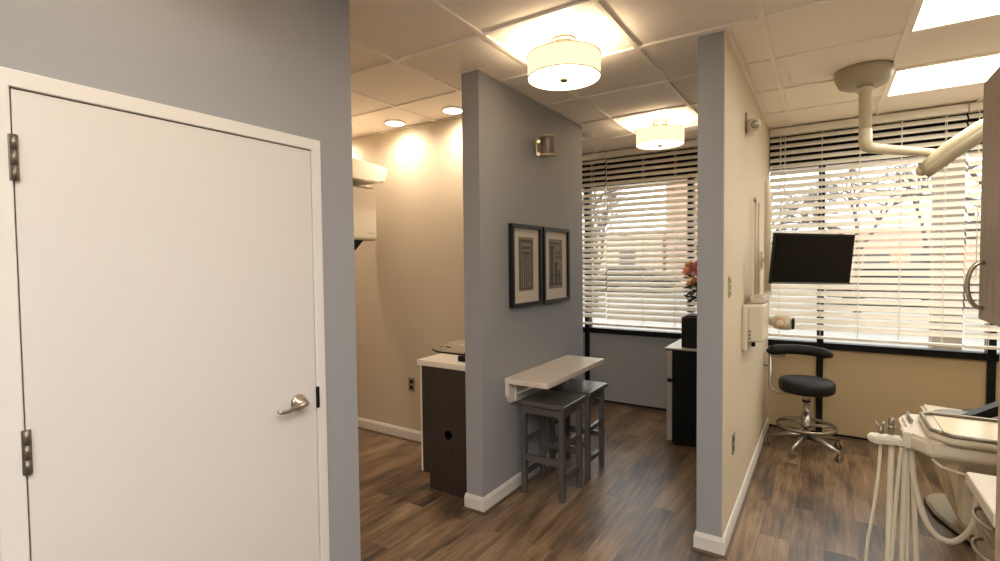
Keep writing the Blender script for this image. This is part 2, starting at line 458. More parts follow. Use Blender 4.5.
# ------------------------------------------------------------------ ceiling lights
def drum(cx, cy, label):
    t = thing('drum_ceiling_light', (cx, cy, 2.49), label, 'ceiling light', 'fabric drum ceiling lights')
    c = MB(); c.lathe([(0, CE - .022), (.06, CE - .022), (.066, CE - .012), (.066, CE + .012), (0, CE + .012)], (cx, cy, 0), 28)
    c.cyl((cx, cy, 2.60), (cx, cy, CE - .015), .008, n=10)
    for k in range(3):
        a = k * 2 * PI / 3 + .4
        c.tube([(cx, cy, 2.612), (cx + .187 * math.cos(a), cy + .187 * math.sin(a), 2.612)], .0025, 6)
    c.build('canopy', 'satin_nickel', t)
    s = MB(); s.lathe([(.19, 2.510), (.19, 2.622)], (cx, cy, 0), 56)
    s.build('drum_shade', 'drum_shade', t)
    r = MB()
    for z in (2.507, 2.619): r.lathe([(.1885, z), (.1935, z), (.1935, z + .004), (.1885, z + .004), (.1885, z)], (cx, cy, 0), 56)
    r.build('rim', 'satin_nickel', t)
    d = MB(); d.lathe([(0, 2.511), (.187, 2.511), (.187, 2.515), (0, 2.515)], (cx, cy, 0), 48); d.build('diffuser', 'diffuser', t)
    f = MB(); f.lathe([(0, 2.488), (.016, 2.490), (.022, 2.497), (.020, 2.503), (.012, 2.51), (0, 2.51)], (cx, cy, 0), 16); f.build('finial', 'dark_nickel', t)
    return t
def bulb(name, loc, power, col, rad=.05, typ='POINT', **k):
    l = bpy.data.lights.new(name, typ); l.energy = power; l.color = col
    if typ in ('POINT', 'SPOT'): l.shadow_soft_size = rad
    for a, b in k.items(): setattr(l, a, b)
    o = bpy.data.objects.new(name, l); COL.objects.link(o); o.location = loc
    return o
WARM = (1, .76, .50)
DP = 3.4
d0 = drum(-1.17, 2.448, 'nearest cream fabric drum light glowing on the ceiling in front of the middle wall')
place(d0, (0, 1.83, 0), 'farther cream drum light glowing on the ceiling in front of the kitchenette blinds')
place(d0, (0, -1.83, 0), 'added cream drum light on the ceiling over the white door, out of the picture above')  # added drum continuing the row, unseen, brightens the door side
place(d0, (-1.83, 1.83, 0), 'added cream drum light on the kitchenette ceiling hidden behind the middle wall')  # unseen drum added for more kitchenette light
for x, y in ((-1.17, 2.448), (-1.17, 4.278), (-1.17, .618), (-3.0, 4.278)):  # the last two serve the added drums
    bulb('bulb', (x, y, 2.556), DP, WARM, .045)

# recessed downlights in the x-ray alcove
def downlight(cx, cy, label):
    t = thing('recessed_downlight', (cx, cy, CE - .008), label, 'downlight', 'recessed downlights in the alcove ceiling')
    r = MB(); r.lathe([(.072, CE - .001), (.079, CE - .002), (.082, CE + .012), (.072, CE + .012), (.072, CE - .002)], (cx, cy, 0), 32); r.build('trim_ring', 'trim_white', t)
    l = MB(); l.lathe([(0, CE - .001), (.073, CE - .001), (.073, CE + .012), (0, CE + .012)], (cx, cy, 0), 32); l.build('lens', 'down_lens', t)
    return t
dl = downlight(-2.994, 3.06, 'left of the two round recessed downlights above the beige alcove wall')
place(dl, (.605, 0, 0), 'right of the two round recessed downlights, next to the middle wall top')
place(dl, (-.80, 0, 0), 'added round recessed downlight hidden behind the left wall, above the x-ray machine')  # added out of sight to lift the alcove light
place(dl, (-.605, -.90, 0), 'added round recessed downlight hidden behind the left wall, near the alcove front')  # second unseen downlight added for alcove brightness
for x, y in ((-2.994, 3.06), (-2.389, 3.06), (-3.794, 3.06), (-3.599, 2.16)):  # the last two belong to the added downlights
    o = bulb('downlight_beam', (x, y, CE - .01), 8.5, (1, .80, .62), .06, 'SPOT', spot_size=math.radians(168), spot_blend=1)

def troffer(x0, y0, label, flat=False):
    x1, y1 = x0 + 1.209 - .024, y0 + .61 - .024
    t = thing('ceiling_troffer', ((x0 + x1) / 2, (y0 + y1) / 2, CE), label, 'ceiling light', 'flat rectangular ceiling lights')
    B(x0, x1, y0, y1, CE + .003, CE + .0115).build('lens_panel', 'light_panel', t)
    f = MB()
    for a, b, c_, d in ((x0, x0 + .012, y0, y1), (x1 - .012, x1, y0, y1), (x0, x1, y0, y0 + .012), (x0, x1, y1 - .012, y1)): f.box(a, b, c_, d, CE + .001, CE + .0066)
    f.build('frame', 't_bar', t)
    return t
xg = gx0 + .6045 + .012
t0 = troffer(xg, gy0 + .012, 'bright rectangular ceiling light at the top right, nearer of the two')
place(t0, (0, 1.22, 0), 'bright rectangular ceiling light nearer the treatment room blinds')
place(t0, (1.22 , .61, 0), 'added bright rectangular ceiling light beyond the right edge of the picture')  # unseen troffer added to brighten the treatment room
def corridor(d, label):  # troffer copy as an added, unseen fill light
    c_ = place(t0, d, label)
    for o in c_.children:
        if o.name.startswith('lens_panel'): o.data = o.data.copy(); o.data.materials[0] = M['added_corridor_panel']
corridor((-.605, -3.05, 0), 'added bright rectangular ceiling light overhead in the corridor, out of the picture')
corridor((-.605, -4.27, 0), 'added bright rectangular ceiling light at the rear of the corridor, out of the picture')

# smoke detector
s = MB(); s.lathe([(0, CE - .03), (.035, CE - .03), (.05, CE - .02), (.055, CE - .002), (.055, CE + .012), (0, CE + .012)], (-1.83, 4.32, 0), 28)
tag(s.build('smoke_detector', 'trim_white'), 'small round white smoke detector on the ceiling beside the blinds', 'smoke detector')

# ------------------------------------------------------------------ middle wall: frames, sconce, shelf table
def picture(y0, y1, z0, z1, label, variant):
    t = thing('picture_frame', (XD, (y0 + y1) / 2, z0), label, 'picture', 'black framed prints on the middle wall')
    w = .026; d = .034; x = XD + .002
    f = MB()
    f.box(x, x + d, y0, y0 + w, z0, z1, bev=.002); f.box(x, x + d, y1 - w, y1, z0, z1, bev=.002)
    f.box(x, x + d - .0003, y0 + .001, y1 - .001, z0, z0 + w, bev=.002); f.box(x, x + d - .0003, y0 + .001, y1 - .001, z1 - w, z1, bev=.002)
    f.build('frame', 'frame_black', t)
    B(x + .002, x + .014, y0 + w, y1 - w, z0 + w, z1 - w).build('mat_board', 'mat_board', t)
    a0, a1 = y0 + .105, y1 - .105; b0, b1 = z0 + .105, z1 - .085
    p = B(x + .014, x + .0155, a0, a1, b0, b1).build('print', 'print_paper', t)
    k = MB(); xx = x + .0155; H = b1 - b0; W = a1 - a0
    def r(u0, u1, v0, v1, dd=.0008): k.box(xx, xx + dd, a0 + u0 * W, a0 + u1 * W, b0 + v0 * H, b0 + v1 * H)
    if variant == 0:      # drawing of a tall column-like doorway
        r(.06, .12, .04, .94); r(.88, .94, .04, .94); r(.06, .94, .9, .95); r(.2, .25, .04, .8); r(.75, .8, .04, .8); r(.2, .8, .78, .83); r(.35, .39, .04, .7); r(.47, .53, .04, .7); r(.61, .65, .04, .7); r(.3, .7, .68, .73); r(.1, .9, .03, .06)
    else:                 # drawing of broken columns on steps
        r(.12, .3, .1, .82); r(.08, .36, .8, .86); r(.44, .6, .1, .5); r(.4, .66, .48, .53); r(.7, .84, .12, .36); r(.05, .95, .06, .11); r(.0, .9, .9, .93); r(.1, .8, .25, .28); r(.5, .95, .62, .65); r(.45, .9, .72, .74)
    k.build('drawing', 'print_dark', p)
    return t
picture(2.820, 3.232, 1.24, 1.80, 'left of the two black framed prints, a pale print of nested column lines', 0)
picture(3.262, 3.70, 1.236, 1.80, 'right of the two black framed prints, farther along the grey middle wall', 1)

t = thing('wall_sconce', (XD, 3.19, 2.29), 'cylindrical metal wall sconce high on the grey middle wall', 'wall light')
sx, sy, sz = -1.665, 3.215, 2.362
s = MB(); s.lathe([(0, -.063), (.05, -.063), (.052, -.06), (.052, .06), (.05, .063), (0, .063)], (sx, sy, sz), 36); s.build('cylinder', 'sconce_body', t)
for z in (-.070, .060):
    s = MB(); s.lathe([(0, z), (.058, z), (.060, z + .003), (.060, z + .008), (.058, z + .011), (0, z + .011)], (sx, sy, sz), 36); s.build('end_ring', 'dent_beige', t)
s = MB(); s.box(XD + .001, XD + .018, sy - .028, sy + .028, sz - .06, sz + .06, bev=.004); s.box(XD + .015, sx - .03, sy - .02, sy + .02, sz - .03, sz + .03); s.build('wall_bracket', 'satin_nickel', t)
s = MB(); s.lathe([(0, -.08), (.012, -.078), (.016, -.07), (0, -.068)], (sx, sy, sz), 16); s.build('finial', 'satin_nickel', t)

t = thing('wall_shelf_table', (XD, 3.22, .6), 'cream folding shelf table fixed to the grey middle wall over the stools', 'table')
B(XD + .003, -1.437, 2.752, 3.705, .754, .789, bev=.003).build('table_top', 'table_top', t)
k = MB(); k.prism([(2.764, .753), (2.764, .672), (2.80, .618), (3.68, .60), (3.69, .753)], 'x', XD + .001, XD + .03)
k.build('wall_cleat', 'white_lam', t)
k = MB(); 
k.tube([(XD + .03, 2.86, .665), (XD + .19, 2.86, .745)], .008, 8); k.box(XD + .03, XD + .22, 2.848, 2.872, .745, .7535); k.box(XD + .03, XD + .036, 2.845, 2.875, .62, .75)
k.build('folding_bracket', 'trim_white', t)
k = MB()
k.tube([(XD + .03, 3.58, .665), (XD + .19, 3.58, .745)], .008, 8); k.box(XD + .03, XD + .22, 3.568, 3.592, .745, .7535); k.box(XD + .03, XD + .036, 3.565, 3.595, .62, .75)
k.build('folding_bracket', 'trim_white', t)

# bar stools
def stool(x0, y0, label):
    x1, y1 = x0 + .312, y0 + .298; H = .63
    t = thing('bar_stool', ((x0 + x1) / 2, (y0 + y1) / 2, 0), label, 'stool', 'grey wooden stools under the shelf table')
    B(x0 - .008, x1 + .02, y0 - .022, y1 + .022, H - .028, H, bev=.006).build('seat', 'stool_grey', t)
    L = .034
    for a in (x0, x1 - L):
        for b in (y0, y1 - L): B(a, a + L, b, b + L, 0, H - .027, bev=.002).build('leg', 'stool_grey', t)
    k = MB()
    k.box(x0 + L - .002, x1 - L + .002, y0 + .006, y0 + .028, H - .085, H - .027); k.box(x0 + L - .002, x1 - L + .002, y1 - .028, y1 - .006, H - .085, H - .027)
    k.box(x0 + .006, x0 + .028, y0 + L - .002, y1 - L + .002, H - .085, H - .027); k.box(x1 - .028, x1 - .006, y0 + L - .002, y1 - L + .002, H - .085, H - .027)
    k.build('apron', 'stool_grey', t)
    for b in (y0 + .006, y1 - .028): B(x0 + L - .002, x1 - L + .002, b, b + .022, .225, .265).build('stretcher', 'stool_grey', t)
    for a in (x0 + .006, x1 - .028):
        for z in (.115, .335): B(a, a + .022, y0 + L - .002, y1 - L + .002, z, z + .03).build('stretcher', 'stool_grey', t)
    return t
st = stool(-1.700, 2.864, 'nearer grey wooden stool tucked under the cream shelf table')
place(st, (-.0, .41, 0), 'farther grey wooden stool standing behind the first, closer to the window')

# ------------------------------------------------------------------ alcove: cabinet, scanner, outlet, panoramic x-ray
t = thing('base_cabinet', (-2.1, 2.9, 0), 'dark brown base cabinet with white worktop in the alcove behind the middle wall', 'cabinet')
k = MB(); k.prism([(-2.25, 0), (-1.885, 0), (-1.885, .85), (-2.31, .85), (-2.31, .115), (-2.25, .115)], 'y', 2.575, 2.595); k.build('end_panel', 'cab_dark', t)
B(-2.245, -1.885, 2.595, 3.215, 0, .115).build('toe_kick', 'cab_dark', t)
B(-2.305, -1.885, 2.595, 3.215, .115, .85).build('body', 'cab_dark', t)
B(-2.328, -2.31, 2.577, 3.2, .117, .848, bev=.002).build('door', 'white_lam', t)
B(-2.342, -1.884, 2.560, 3.217, .85, .888, bev=.004).build('worktop', 'white_lam', t)
k = MB(); k.lathe([(0, 0), (.03, 0), (.03, .002), (.026, .003), (0, .0015)], (-2.085, 2.575, .405), 28, axis=(0, -1, 0)); o = k.build('cable_hole', 'hole', t); o['label'] = 'round black cable hole'
k = MB(); k.box(-2.25, -1.885, 2.563, 2.575, 0, .012); k.build('shoe_strip', 'shoe_brown', t)

t = thing('film_scanner', (-2.16, 2.92, .888), 'low cream and grey desktop scanner on the alcove worktop', 'scanner')
k = MB(); k.prism([(-2.43, .912), (-2.39, .8935), (-1.92, .8905), (-1.92, .948), (-2.16, .960), (-2.36, .952)], 'y', 2.83, 3.06, bev=.007); k.build('body', 'dent_beige', t)
k = MB(); k.prism([(-2.435, .910), (-2.38, .889), (-1.92, .8885), (-1.92, .899), (-2.38, .900)], 'y', 2.822, 3.055); k.build('dark_base', 'black_plastic', t)
k = MB(); k.box(-2.33, -2.20, 2.84, 3.05, .955, .960, bev=.002); k.box(-2.15, -1.93, 2.84, 3.05, .952, .966, bev=.004); k.build('lid', 'dent_taupe', t)
B(-2.345, -2.335, 2.8275, 2.831, .932, .940).build('button', 'black_plastic', t)
B(-2.30, -2.255, 2.8275, 2.831, .934, .941).build('display', 'black_plastic', t)
t = thing('wire_basket', (-1.97, 2.70, .888), 'small black desktop basket at the right end of the alcove worktop', 'basket')
B(-2.05, -1.9, 2.64, 2.76, .8885, .925, bev=.004).build('body', 'black_plastic', t)
k = MB(); k.tube([(-2.02, 2.66, .924), (-1.98, 2.67, .965), (-1.925, 2.70, .975), (-1.91, 2.74, .924)], .007, 8); k.build('curved_handle', 'black_plastic', t)

def outlet(loc, axis, label, face='grey_screen'):
    x, y, z = loc
    t = thing('wall_outlet', loc, label, 'outlet')
    if axis == 'y':
        B(x - .036, x + .036, y - .006, y, z - .058, z + .058, bev=.002).build('cover_plate', 'outlet_plate', t)
        for q in (-.025, .025): B(x - .017, x + .017, y - .008, y - .005, z + q - .015, z + q + .015, bev=.002).build('socket', 'black_plastic', t)
    else:
        B(x, x + .006, y - .036, y + .036, z - .058, z + .058, bev=.002).build('cover_plate', 'outlet_plate', t)
        for q in (-.025, .025): B(x + .005, x + .008, y - .017, y + .017, z + q - .015, z + q + .015, bev=.002).build('socket', 'black_plastic', t)
    return t
outlet((-3.005, LY, .495), 'y', 'metal wall outlet low on the beige alcove wall')
outlet((PX1 + .004, 3.114, .495), 'x', 'metal wall outlet low on the cream side of the divider wall')
t = thing('wall_switch', (PX1 + .004, 2.945, 1.34), 'small grey wall switch at eye height on the cream side of the divider wall', 'switch')
B(PX1 + .004, PX1 + .010, 2.915, 2.975, 1.34, 1.455, bev=.002).build('cover_plate', 'dent_taupe', t)
for q in range(3): B(PX1 + .009, PX1 + .014, 2.93, 2.96, 1.352 + q * .034, 1.375 + q * .034, bev=.001).build('rocker', 'grey_screen', t)

t = thing('panoramic_xray_unit', (-3.35, 2.7, 0), 'white panoramic dental x-ray machine with an overhead arm in the alcove', 'x-ray machine')
k = MB(); k.prism([(1.9, 2.42), (1.9, 2.25), (2.6, 2.222), (2.95, 2.205), (3.07, 2.225), (3.105, 2.335), (3.10, 2.352), (2.6, 2.385)], 'x', -3.5, -3.12, bev=.014); k.build('overhead_arm', 'dent_white', t)
k = MB(); k.box(-3.46, -3.2, 2.72, 3.045, 1.736, 2.185, bev=.03, seg=4); k.build('sensor_housing', 'dent_white', t)
k = MB(); k.prism([(2.76, 1.64), (2.82, 1.66), (2.90, 1.738), (2.76, 1.738)], 'x', -3.32, -3.215, bev=.003); k.build('lower_bracket', 'black_plastic', t)
B(-3.36, -3.205, 2.68, 2.78, 1.60, 1.66, bev=.01).build('chin_rest', 'dent_white', t)
B(-3.2005, -3.1985, 2.94, 3.00, 1.795, 1.800).build('badge', 'dent_taupe', t)
k = MB(); k.cyl((-3.33, 2.86, 2.17), (-3.33, 2.86, 2.26), .07); k.build('pivot', 'dent_beige', t)
B(-3.55, -3.25, 1.75, 1.95, 0, 2.5, bev=.02).build('column', 'dent_white', t)

# ------------------------------------------------------------------ kitchenette: fridge, coffee maker, flowers
t = thing('mini_fridge', (-.84, 4.6, 0), 'black mini fridge with two silver doors by the window', 'fridge')
FX = -1.072
B(FX + .002, -.60, 4.285, 4.83, .018, .80, bev=.003).build('body', 'fridge_black', t)
B(FX - .045, FX, 4.286, 4.829, .03, .525, bev=.006).build('door', 'steel', t)
B(FX - .045, FX, 4.286, 4.829, .556, .79, bev=.006).build('door', 'steel', t)
B(FX - .040, FX + .003, 4.295, 4.82, .52, .56).build('door_gasket', 'black_plastic', t)
B(FX - .055, FX - .0, 4.293, 4.825, .792, .806, bev=.004).build('top_hinge_cap', 'black_plastic', t)
for a in (FX + .03, -.65):
    for b in (4.315, 4.79):
        k = MB(); k.cyl((a, b, 0), (a, b, .02), .018, n=14); k.build('foot', 'black_plastic', t)
o = B(FX - .06, -.60, 4.28, 4.83, .801, .815, bev=.004).build('top_tray', 'steel', t); o['label'] = 'shiny silver top'
t = thing('coffee_maker', (-.86, 4.47, .815), 'tall black coffee maker standing on the mini fridge', 'coffee maker')
B(-1.012, -.74, 4.35, 4.62, .816, 1.07, bev=.006).build('body', 'black_plastic', t)
B(-.99, -.76, 4.37, 4.60, 1.068, 1.082, bev=.004).build('lid', 'black_vinyl', t)

t = thing('flower_arrangement', (-.90, 4.73, .815), 'pink and orange flower arrangement above the black coffee maker', 'flowers')
fx, fy, fz = -.875, 4.74, .83
k = MB(); k.lathe([(0, -.013), (.045, -.013), (.045, 0.001), (.055, .05), (.04, .16), (.03, .24), (.036, .30), (.032, .30), (.026, .24), (0, .2)], (fx, fy, fz), 24); k.build('vase', 'vase', t)
rnd = random.Random(3)
stems = MB(); leaves = MB()
blooms = {'petal_pink': MB(), 'petal_orange': MB(), 'petal_pale': MB(), 'petal_violet': MB()}
def petal(mb, c, d, L, W):
    d = d.normalized(); s_ = d.cross(Vector((rnd.uniform(-1, 1), rnd.uniform(-1, 1), rnd.uniform(-1, 1)))).normalized(); u = s_.cross(d)
    p = [c, c + d * L * .5 + s_ * W + u * W * .3, c + d * L + u * W * .5, c + d * L * .5 - s_ * W + u * W * .3]
    q = [x + u * .0015 for x in p]
    va = mb._v(p); vb = mb._v(q)
    mb.bm.faces.new(va); mb.bm.faces.new(vb[::-1])
    for i in range(4): mb.bm.faces.new((va[i], va[(i + 1) % 4], vb[(i + 1) % 4], vb[i]))
heads = []
for i in range(36):
    a = rnd.uniform(0, 2 * PI); rr_ = rnd.uniform(.02, .15)
    hx, hy, hz = fx - .06 + rr_ * math.cos(a), fy + rr_ * math.sin(a) * .8, fz + rnd.uniform(.52, .72) - rr_ * .3
    heads.append((Vector((hx, hy, hz)), a))
    stems.tube([(fx, fy, fz + .25), ((fx + hx) / 2 * 1, (fy + hy) / 2, (fz + .25 + hz) / 2 + .01), (hx, hy, hz)], .0022, 5)
cols = ['petal_pink', 'petal_orange', 'petal_pink', 'petal_pale', 'petal_orange', 'petal_pink']
for i, (c_, a) in enumerate(heads):
    mb = blooms[cols[i % 6]]
    mb.ball(c_, .011, 6)
    for k_ in range(12):
        dd = Vector((rnd.gauss(0, 1), rnd.gauss(0, 1), rnd.gauss(.2, 1)))
        petal(mb, c_, dd, .042, .016)
for i in range(5):
    a = rnd.uniform(0, 2 * PI); c_ = Vector((fx - .07 + .035 * math.cos(a), fy + .03 * math.sin(a), fz + .80 + .04 * math.sin(i)))
    stems.tube([(fx, fy, fz + .3), (c_.x, c_.y, c_.z)], .0022, 5)
    for k_ in range(7): petal(blooms['petal_violet'], c_, Vector((rnd.gauss(0, 1), rnd.gauss(0, 1), rnd.gauss(0, .4))), .045, .006)
for i in range(110):
    a = rnd.uniform(0, 2 * PI); rr_ = rnd.uniform(.02, .12)
    petal(leaves, Vector((fx - .05 + rr_ * math.cos(a), fy + rr_ * .8 * math.sin(a), fz + rnd.uniform(.36, .56))), Vector((math.cos(a), math.sin(a), rnd.uniform(-.5, .7))), .07, .014)
stems.build('stems', 'leaf', t); leaves.build('leaves', 'leaf', t)
for nme, mb in blooms.items(): mb.build('blossoms', nme, t)

# ------------------------------------------------------------------ divider wall, treatment side
DX = PX1 + .004
t = thing('wall_lamp_sensor', (DX, 3.71, 2.34), 'small cream swivel speaker-like fitting high on the cream divider wall', 'wall fitting')
B(DX, DX + .012, 3.535, 3.60, 2.345, 2.47, bev=.004).build('back_plate', 'dent_taupe', t)
k = MB(); k.lathe([(0, 0), (.036, 0), (.042, .02), (.04, .05), (.03, .055), (0, .052)], (DX + .035, 3.575, 2.392), 24, axis=(.45, -1, -.15)); k.build('swivel_head', 'dent_beige', t)
k = MB(); k.lathe([(0, 0), (.026, 0), (.026, .004), (.012, .008), (0, .008)], (DX + .035 + .021, 3.575 - .047, 2.392 - .007), 24, axis=(.45, -1, -.15)); k.build('round_face', 'grey_metal', t)
k = MB(); k.tube([(DX + .008, 3.57, 2.395), (DX + .04, 3.575, 2.395)], .012, 10); k.build('neck', 'dent_white', t)
k = MB(); k.box(DX + .002, DX + .05, 3.55, 3.58, 2.325, 2.342, bev=.003); k.build('foot', 'dent_white', t)

# wall x-ray unit with folded arm
t = thing('wall_xray_unit', (DX, 3.65, .96), 'white wall-mounted dental x-ray unit with folded arm on the divider wall', 'x-ray machine')
B(DX, DX + .03, 3.45, 3.86, .972, 1.262, bev=.010, seg=3).build('wall_plate', 'dent_white', t)
B(DX + .028, DX + .121, 3.47, 3.78, 1.03, 1.262, bev=.014, seg=3).build('control_box', 'dent_white', t)
k = MB()
for q in range(3): k.box(DX + .035, DX + .05, 3.4685, 3.471, 1.045 + q * .022, 1.06 + q * .022)
k.build('side_buttons', 'grey_screen', t)
k = MB(); k.cyl((DX + .05, 3.6, .985), (DX + .05, 3.6, 1.02), .012, n=12); k.build('cable_gland', 'black_plastic', t)
B(DX + .03, DX + .11, 3.58, 3.99, 1.263, 1.31, bev=.012, seg=3).build('swing_arm', 'dent_white', t)
k = MB(); k.tube([(DX + .035, 3.83, 1.30), (DX + .035, 3.83, 1.96)], .008, 10); k.build('lift_rod', 'dent_beige', t)
k = MB(); k.tube([(DX + .05, 3.86, 1.30), (DX + .05, 3.86, 1.93)], .008, 10); k.build('lift_rod', 'dent_beige', t)
k = MB(); k.tube([(DX + .035, 3.82, 1.93), (DX + .03, 3.81, 1.96), (DX + .028, 3.80, 1.935)], .006, 8); k.build('rod_hook', 'grey_metal', t)
k = MB(); k.tube([(DX + .095, 3.98, 1.31), (DX + .093, 3.98, 2.0), (DX + .088, 3.98, 2.08)], [.024, .022, .018], 16)
k.ball((DX + .088, 3.98, 2.08), .018, 8); k.ball((DX + .095, 3.98, 1.31), .027, 8); k.build('scissor_arm', 'dent_white', t)
k = MB(); k.tube([(DX + .095, 3.98, 1.31), (DX + .097, 3.95, 1.22), (DX + .105, 3.90, 1.14), (DX + .14, 3.84, 1.12)], [.024, .022, .022, .026], 16); k.build('head_yoke', 'dent_white', t)
hc = Vector((-.238, 3.82, 1.125)); ha = Vector((1, -.12, 0)).normalized()
k = MB(); k.lathe([(0, -.065), (.026, -.062), (.044, -.045), (.049, -.01), (.048, .03), (.043, .05), (.040, .058), (0, .058)], hc, 32, axis=ha); k.build('tube_head', 'dent_white', t)
k = MB(); k.lathe([(0, .0), (.031, 0), (.031, .005), (.024, .0055), (.024, .006), (0, .006)], hc + Vector((-.014, -.0475, 0)), 28, axis=(-.1, -1, .12)); k.build('dial_ring', 'orange', t)
k = MB(); k.lathe([(0, .0), (.024, 0), (.024, .009), (0, .010)], hc + Vector((-.014, -.0475, 0)), 28, axis=(-.1, -1, .12)); k.build('dial_face', 'dent_white', t)
k = MB(); k.lathe([(0, .058), (.036, .058), (.036, .066), (0, .066)], hc, 28, axis=ha); k.box(hc.x + .055, hc.x + .07, hc.y - .055, hc.y - .035, hc.z - .035, hc.z + .03); k.build('cone_cap', 'black_plastic', t)

# monitor
mc = Vector((-.066, 3.628, 1.543)); mr = Vector((.775, .6314, -.0269)).normalized(); mu = Vector((.0826, -.059, .9948)).normalized(); mu = (mu - mr * mu.dot(mr)).normalized(); mf = mr.cross(mu)  # towards the camera
if mf.y > 0: mf = -mf
t = thing('monitor', (-.066, 3.70, 1.38), 'black flat monitor hanging in front of the treatment room blinds', 'monitor')
k = MB(); k.obox(mc - mf * .012, mr, mu, mf, .53, .31, .018, .003); k.build('housing', 'black_plastic', t)
k = MB(); k.obox(mc - mf * .0022, mr, mu, mf, .505, .284, .003); k.build('screen', 'screen', t)
k = MB(); k.obox(mc - mf * .0025 - mu * .1485, mr, mu, mf, .5, .006, .003); k.build('lower_bezel', 'grey_screen', t)
k = MB(); k.obox(mc - mf * .045, mr, mu, mf, .12, .12, .03, .004); k.tube([mc - mf * .06, mc - mf * .12, Vector((-.22, 4.1, 1.54)), Vector((DX + .01, 4.55, 1.54))], .014, 10); k.obox((DX + .008, 4.55, 1.54), (1, 0, 0), (0, 1, 0), (0, 0, 1), .016, .1, .14, .003); k.build('mount_arm', 'dent_beige', t)

# operator stool
t = thing('operator_stool', (-.122, 4.72, 0), 'black round operator stool with chrome base and curved back rest', 'stool')
cx, cy = -.122, 4.72
k = MB(); k.lathe([(0, .478), (.18, .478), (.196, .492), (.199, .53), (.196, .560), (.182, .574), (0, .578)], (cx, cy, 0), 44); k.build('seat', 'black_vinyl', t)
k = MB(); k.lathe([(0, .462), (.1, .462), (.11, .478), (0, .478)], (cx, cy, 0), 24); k.build('seat_plate', 'grey_metal', t)
k = MB(); k.lathe([(0, .10), (.03, .10), (.03, .30), (.022, .30), (.022, .40), (.028, .405), (.028, .462), (0, .462)], (cx, cy, 0), 24); k.build('gas_column', 'chrome', t)
k = MB(); k.cyl((cx, cy, .395), (cx, cy, .41), .031, n=20); k.build('column_collar', 'black_plastic', t)
k = MB(); k.lathe([(.198, .190), (.21, .186), (.214, .20), (.21, .214), (.198, .210), (.194, .20), (.198, .190)], (cx, cy, 0), 48)
for q in range(3):
    a = .5 + q * 2 * PI / 3
    for sgn in (-.22, .22): k.tube([(cx + .028 * math.cos(a), cy + .028 * math.sin(a), .2), (cx + .2 * math.cos(a + sgn), cy + .2 * math.sin(a + sgn), .2)], .007, 8)
k.cyl((cx, cy, .175), (cx, cy, .225), .034, n=20)
k.build('foot_ring', 'grey_metal', t)
for q in range(5):
    a = math.radians(180 + 72 * q); ca, sa = math.cos(a), math.sin(a); R_ = .272
    k = MB(); w = Vector((-sa, ca, 0))
    k.tube([(cx + .02 * ca, cy + .02 * sa, .118), (cx + .12 * ca, cy + .12 * sa, .112), (cx + R_ * ca, cy + R_ * sa, .072)], [.028, .022, .013], 10); k.build('leg', 'chrome', t)
    px, py = cx + R_ * ca, cy + R_ * sa
    k = MB()
    for sg in (-.013, .013): k.cyl(Vector((px, py, .027)) + Vector((ca, sa, 0)) * (sg - .006), Vector((px, py, .027)) + Vector((ca, sa, 0)) * (sg + .006), .027, n=20)
    k.cyl((px, py, .03), (px, py, .08), .008, n=10)
    k.build('caster', 'grey_metal', t)
k = MB(); k.tube([(cx - .03, cy, .47), (cx - .12, cy + .01, .455), (cx - .20, cy + .02, .435), (cx - .25, cy + .04, .46), (cx - .265, cy + .06, .52), (cx - .265, cy + .07, .735)], .011, 12); k.build('back_support', 'chrome', t)
k = MB(); k.cyl((cx - .285, cy + .07, .655), (cx - .31, cy + .06, .655), .014, n=12); k.build('adjuster_knob', 'grey_metal', t)
pts = []; rs = []
for i in range(13):
    u = i / 12; a = math.radians(-62 + 124 * u)
    pts.append((-.182 + .247 * math.sin(a) * 1.0 , 4.84 + .07 * (math.cos(a) - .5), .768 + .018 * math.sin(PI * u) )); rs.append(.022 if i in (0, 12) else .036)
k = MB(); k.tube(pts, rs, 14); k.ball(pts[0], .022, 8); k.ball(pts[-1], .022, 8)
for v in k.bm.verts: v.co.z = .772 + (v.co.z - .772) * 1.15
k.build('back_rest', 'black_vinyl', t)
B(-.40, -.28, 4.78, 4.86, .725, .74).build('rest_bracket', 'grey_metal', t)

# ------------------------------------------------------------------ ceiling-mounted dental light
t = thing('dental_light', (.19, 3.87, 2.0), 'cream ceiling-mounted dental light on a jointed arm', 'dental light')
k = MB(); k.lathe([(0, 2.60), (.10, 2.60), (.125, 2.612), (.147, 2.66), (.152, 2.69), (.152, CE + .012), (0, CE + .012)], (.18, 3.87, 0), 44); k.build('ceiling_canopy', 'dent_taupe', t)
k = MB(); k.tube([(.19, 3.87, 2.605), (.19, 3.87, 2.57), (.19, 3.87, 2.569), (.195, 3.87, 2.33)], [.042, .042, .033, .033], 20); k.build('drop_pole', 'dent_beige', t)
k = MB(); k.tube([(.195, 3.87, 2.34), (.197, 3.87, 2.255), (.205, 3.878, 2.235), (.23, 3.91, 2.228), (.60, 4.40, 2.236), (.64, 4.40, 2.20)], [.035, .036, .036, .031, .029, .027], 18)
k.build('horizontal_arm', 'dent_beige', t)
k = MB(); k.cyl((.625, 4.37, 2.14), (.625, 4.37, 2.25), .038, n=20); k.build('elbow', 'dent_beige', t)
k = MB(); sp = [(.525, 4.32, 2.118), (.56, 4.31, 2.15), (.655, 4.28, 2.235), (.79, 4.24, 2.332), (.95, 4.19, 2.40), (1.12, 4.13, 2.42)]
k.tube(sp, [.036, .045, .052, .053, .05, .045], 18); k.ball(sp[0], .036, 8); k.build('spring_arm', 'dent_beige', t)
k = MB(); k.tube([(x + .012, y - .02, z - .030) for x, y, z in sp[:5]], [.030, .036, .041, .041, .038], 12); k.build('arm_underside', 'dent_taupe', t)
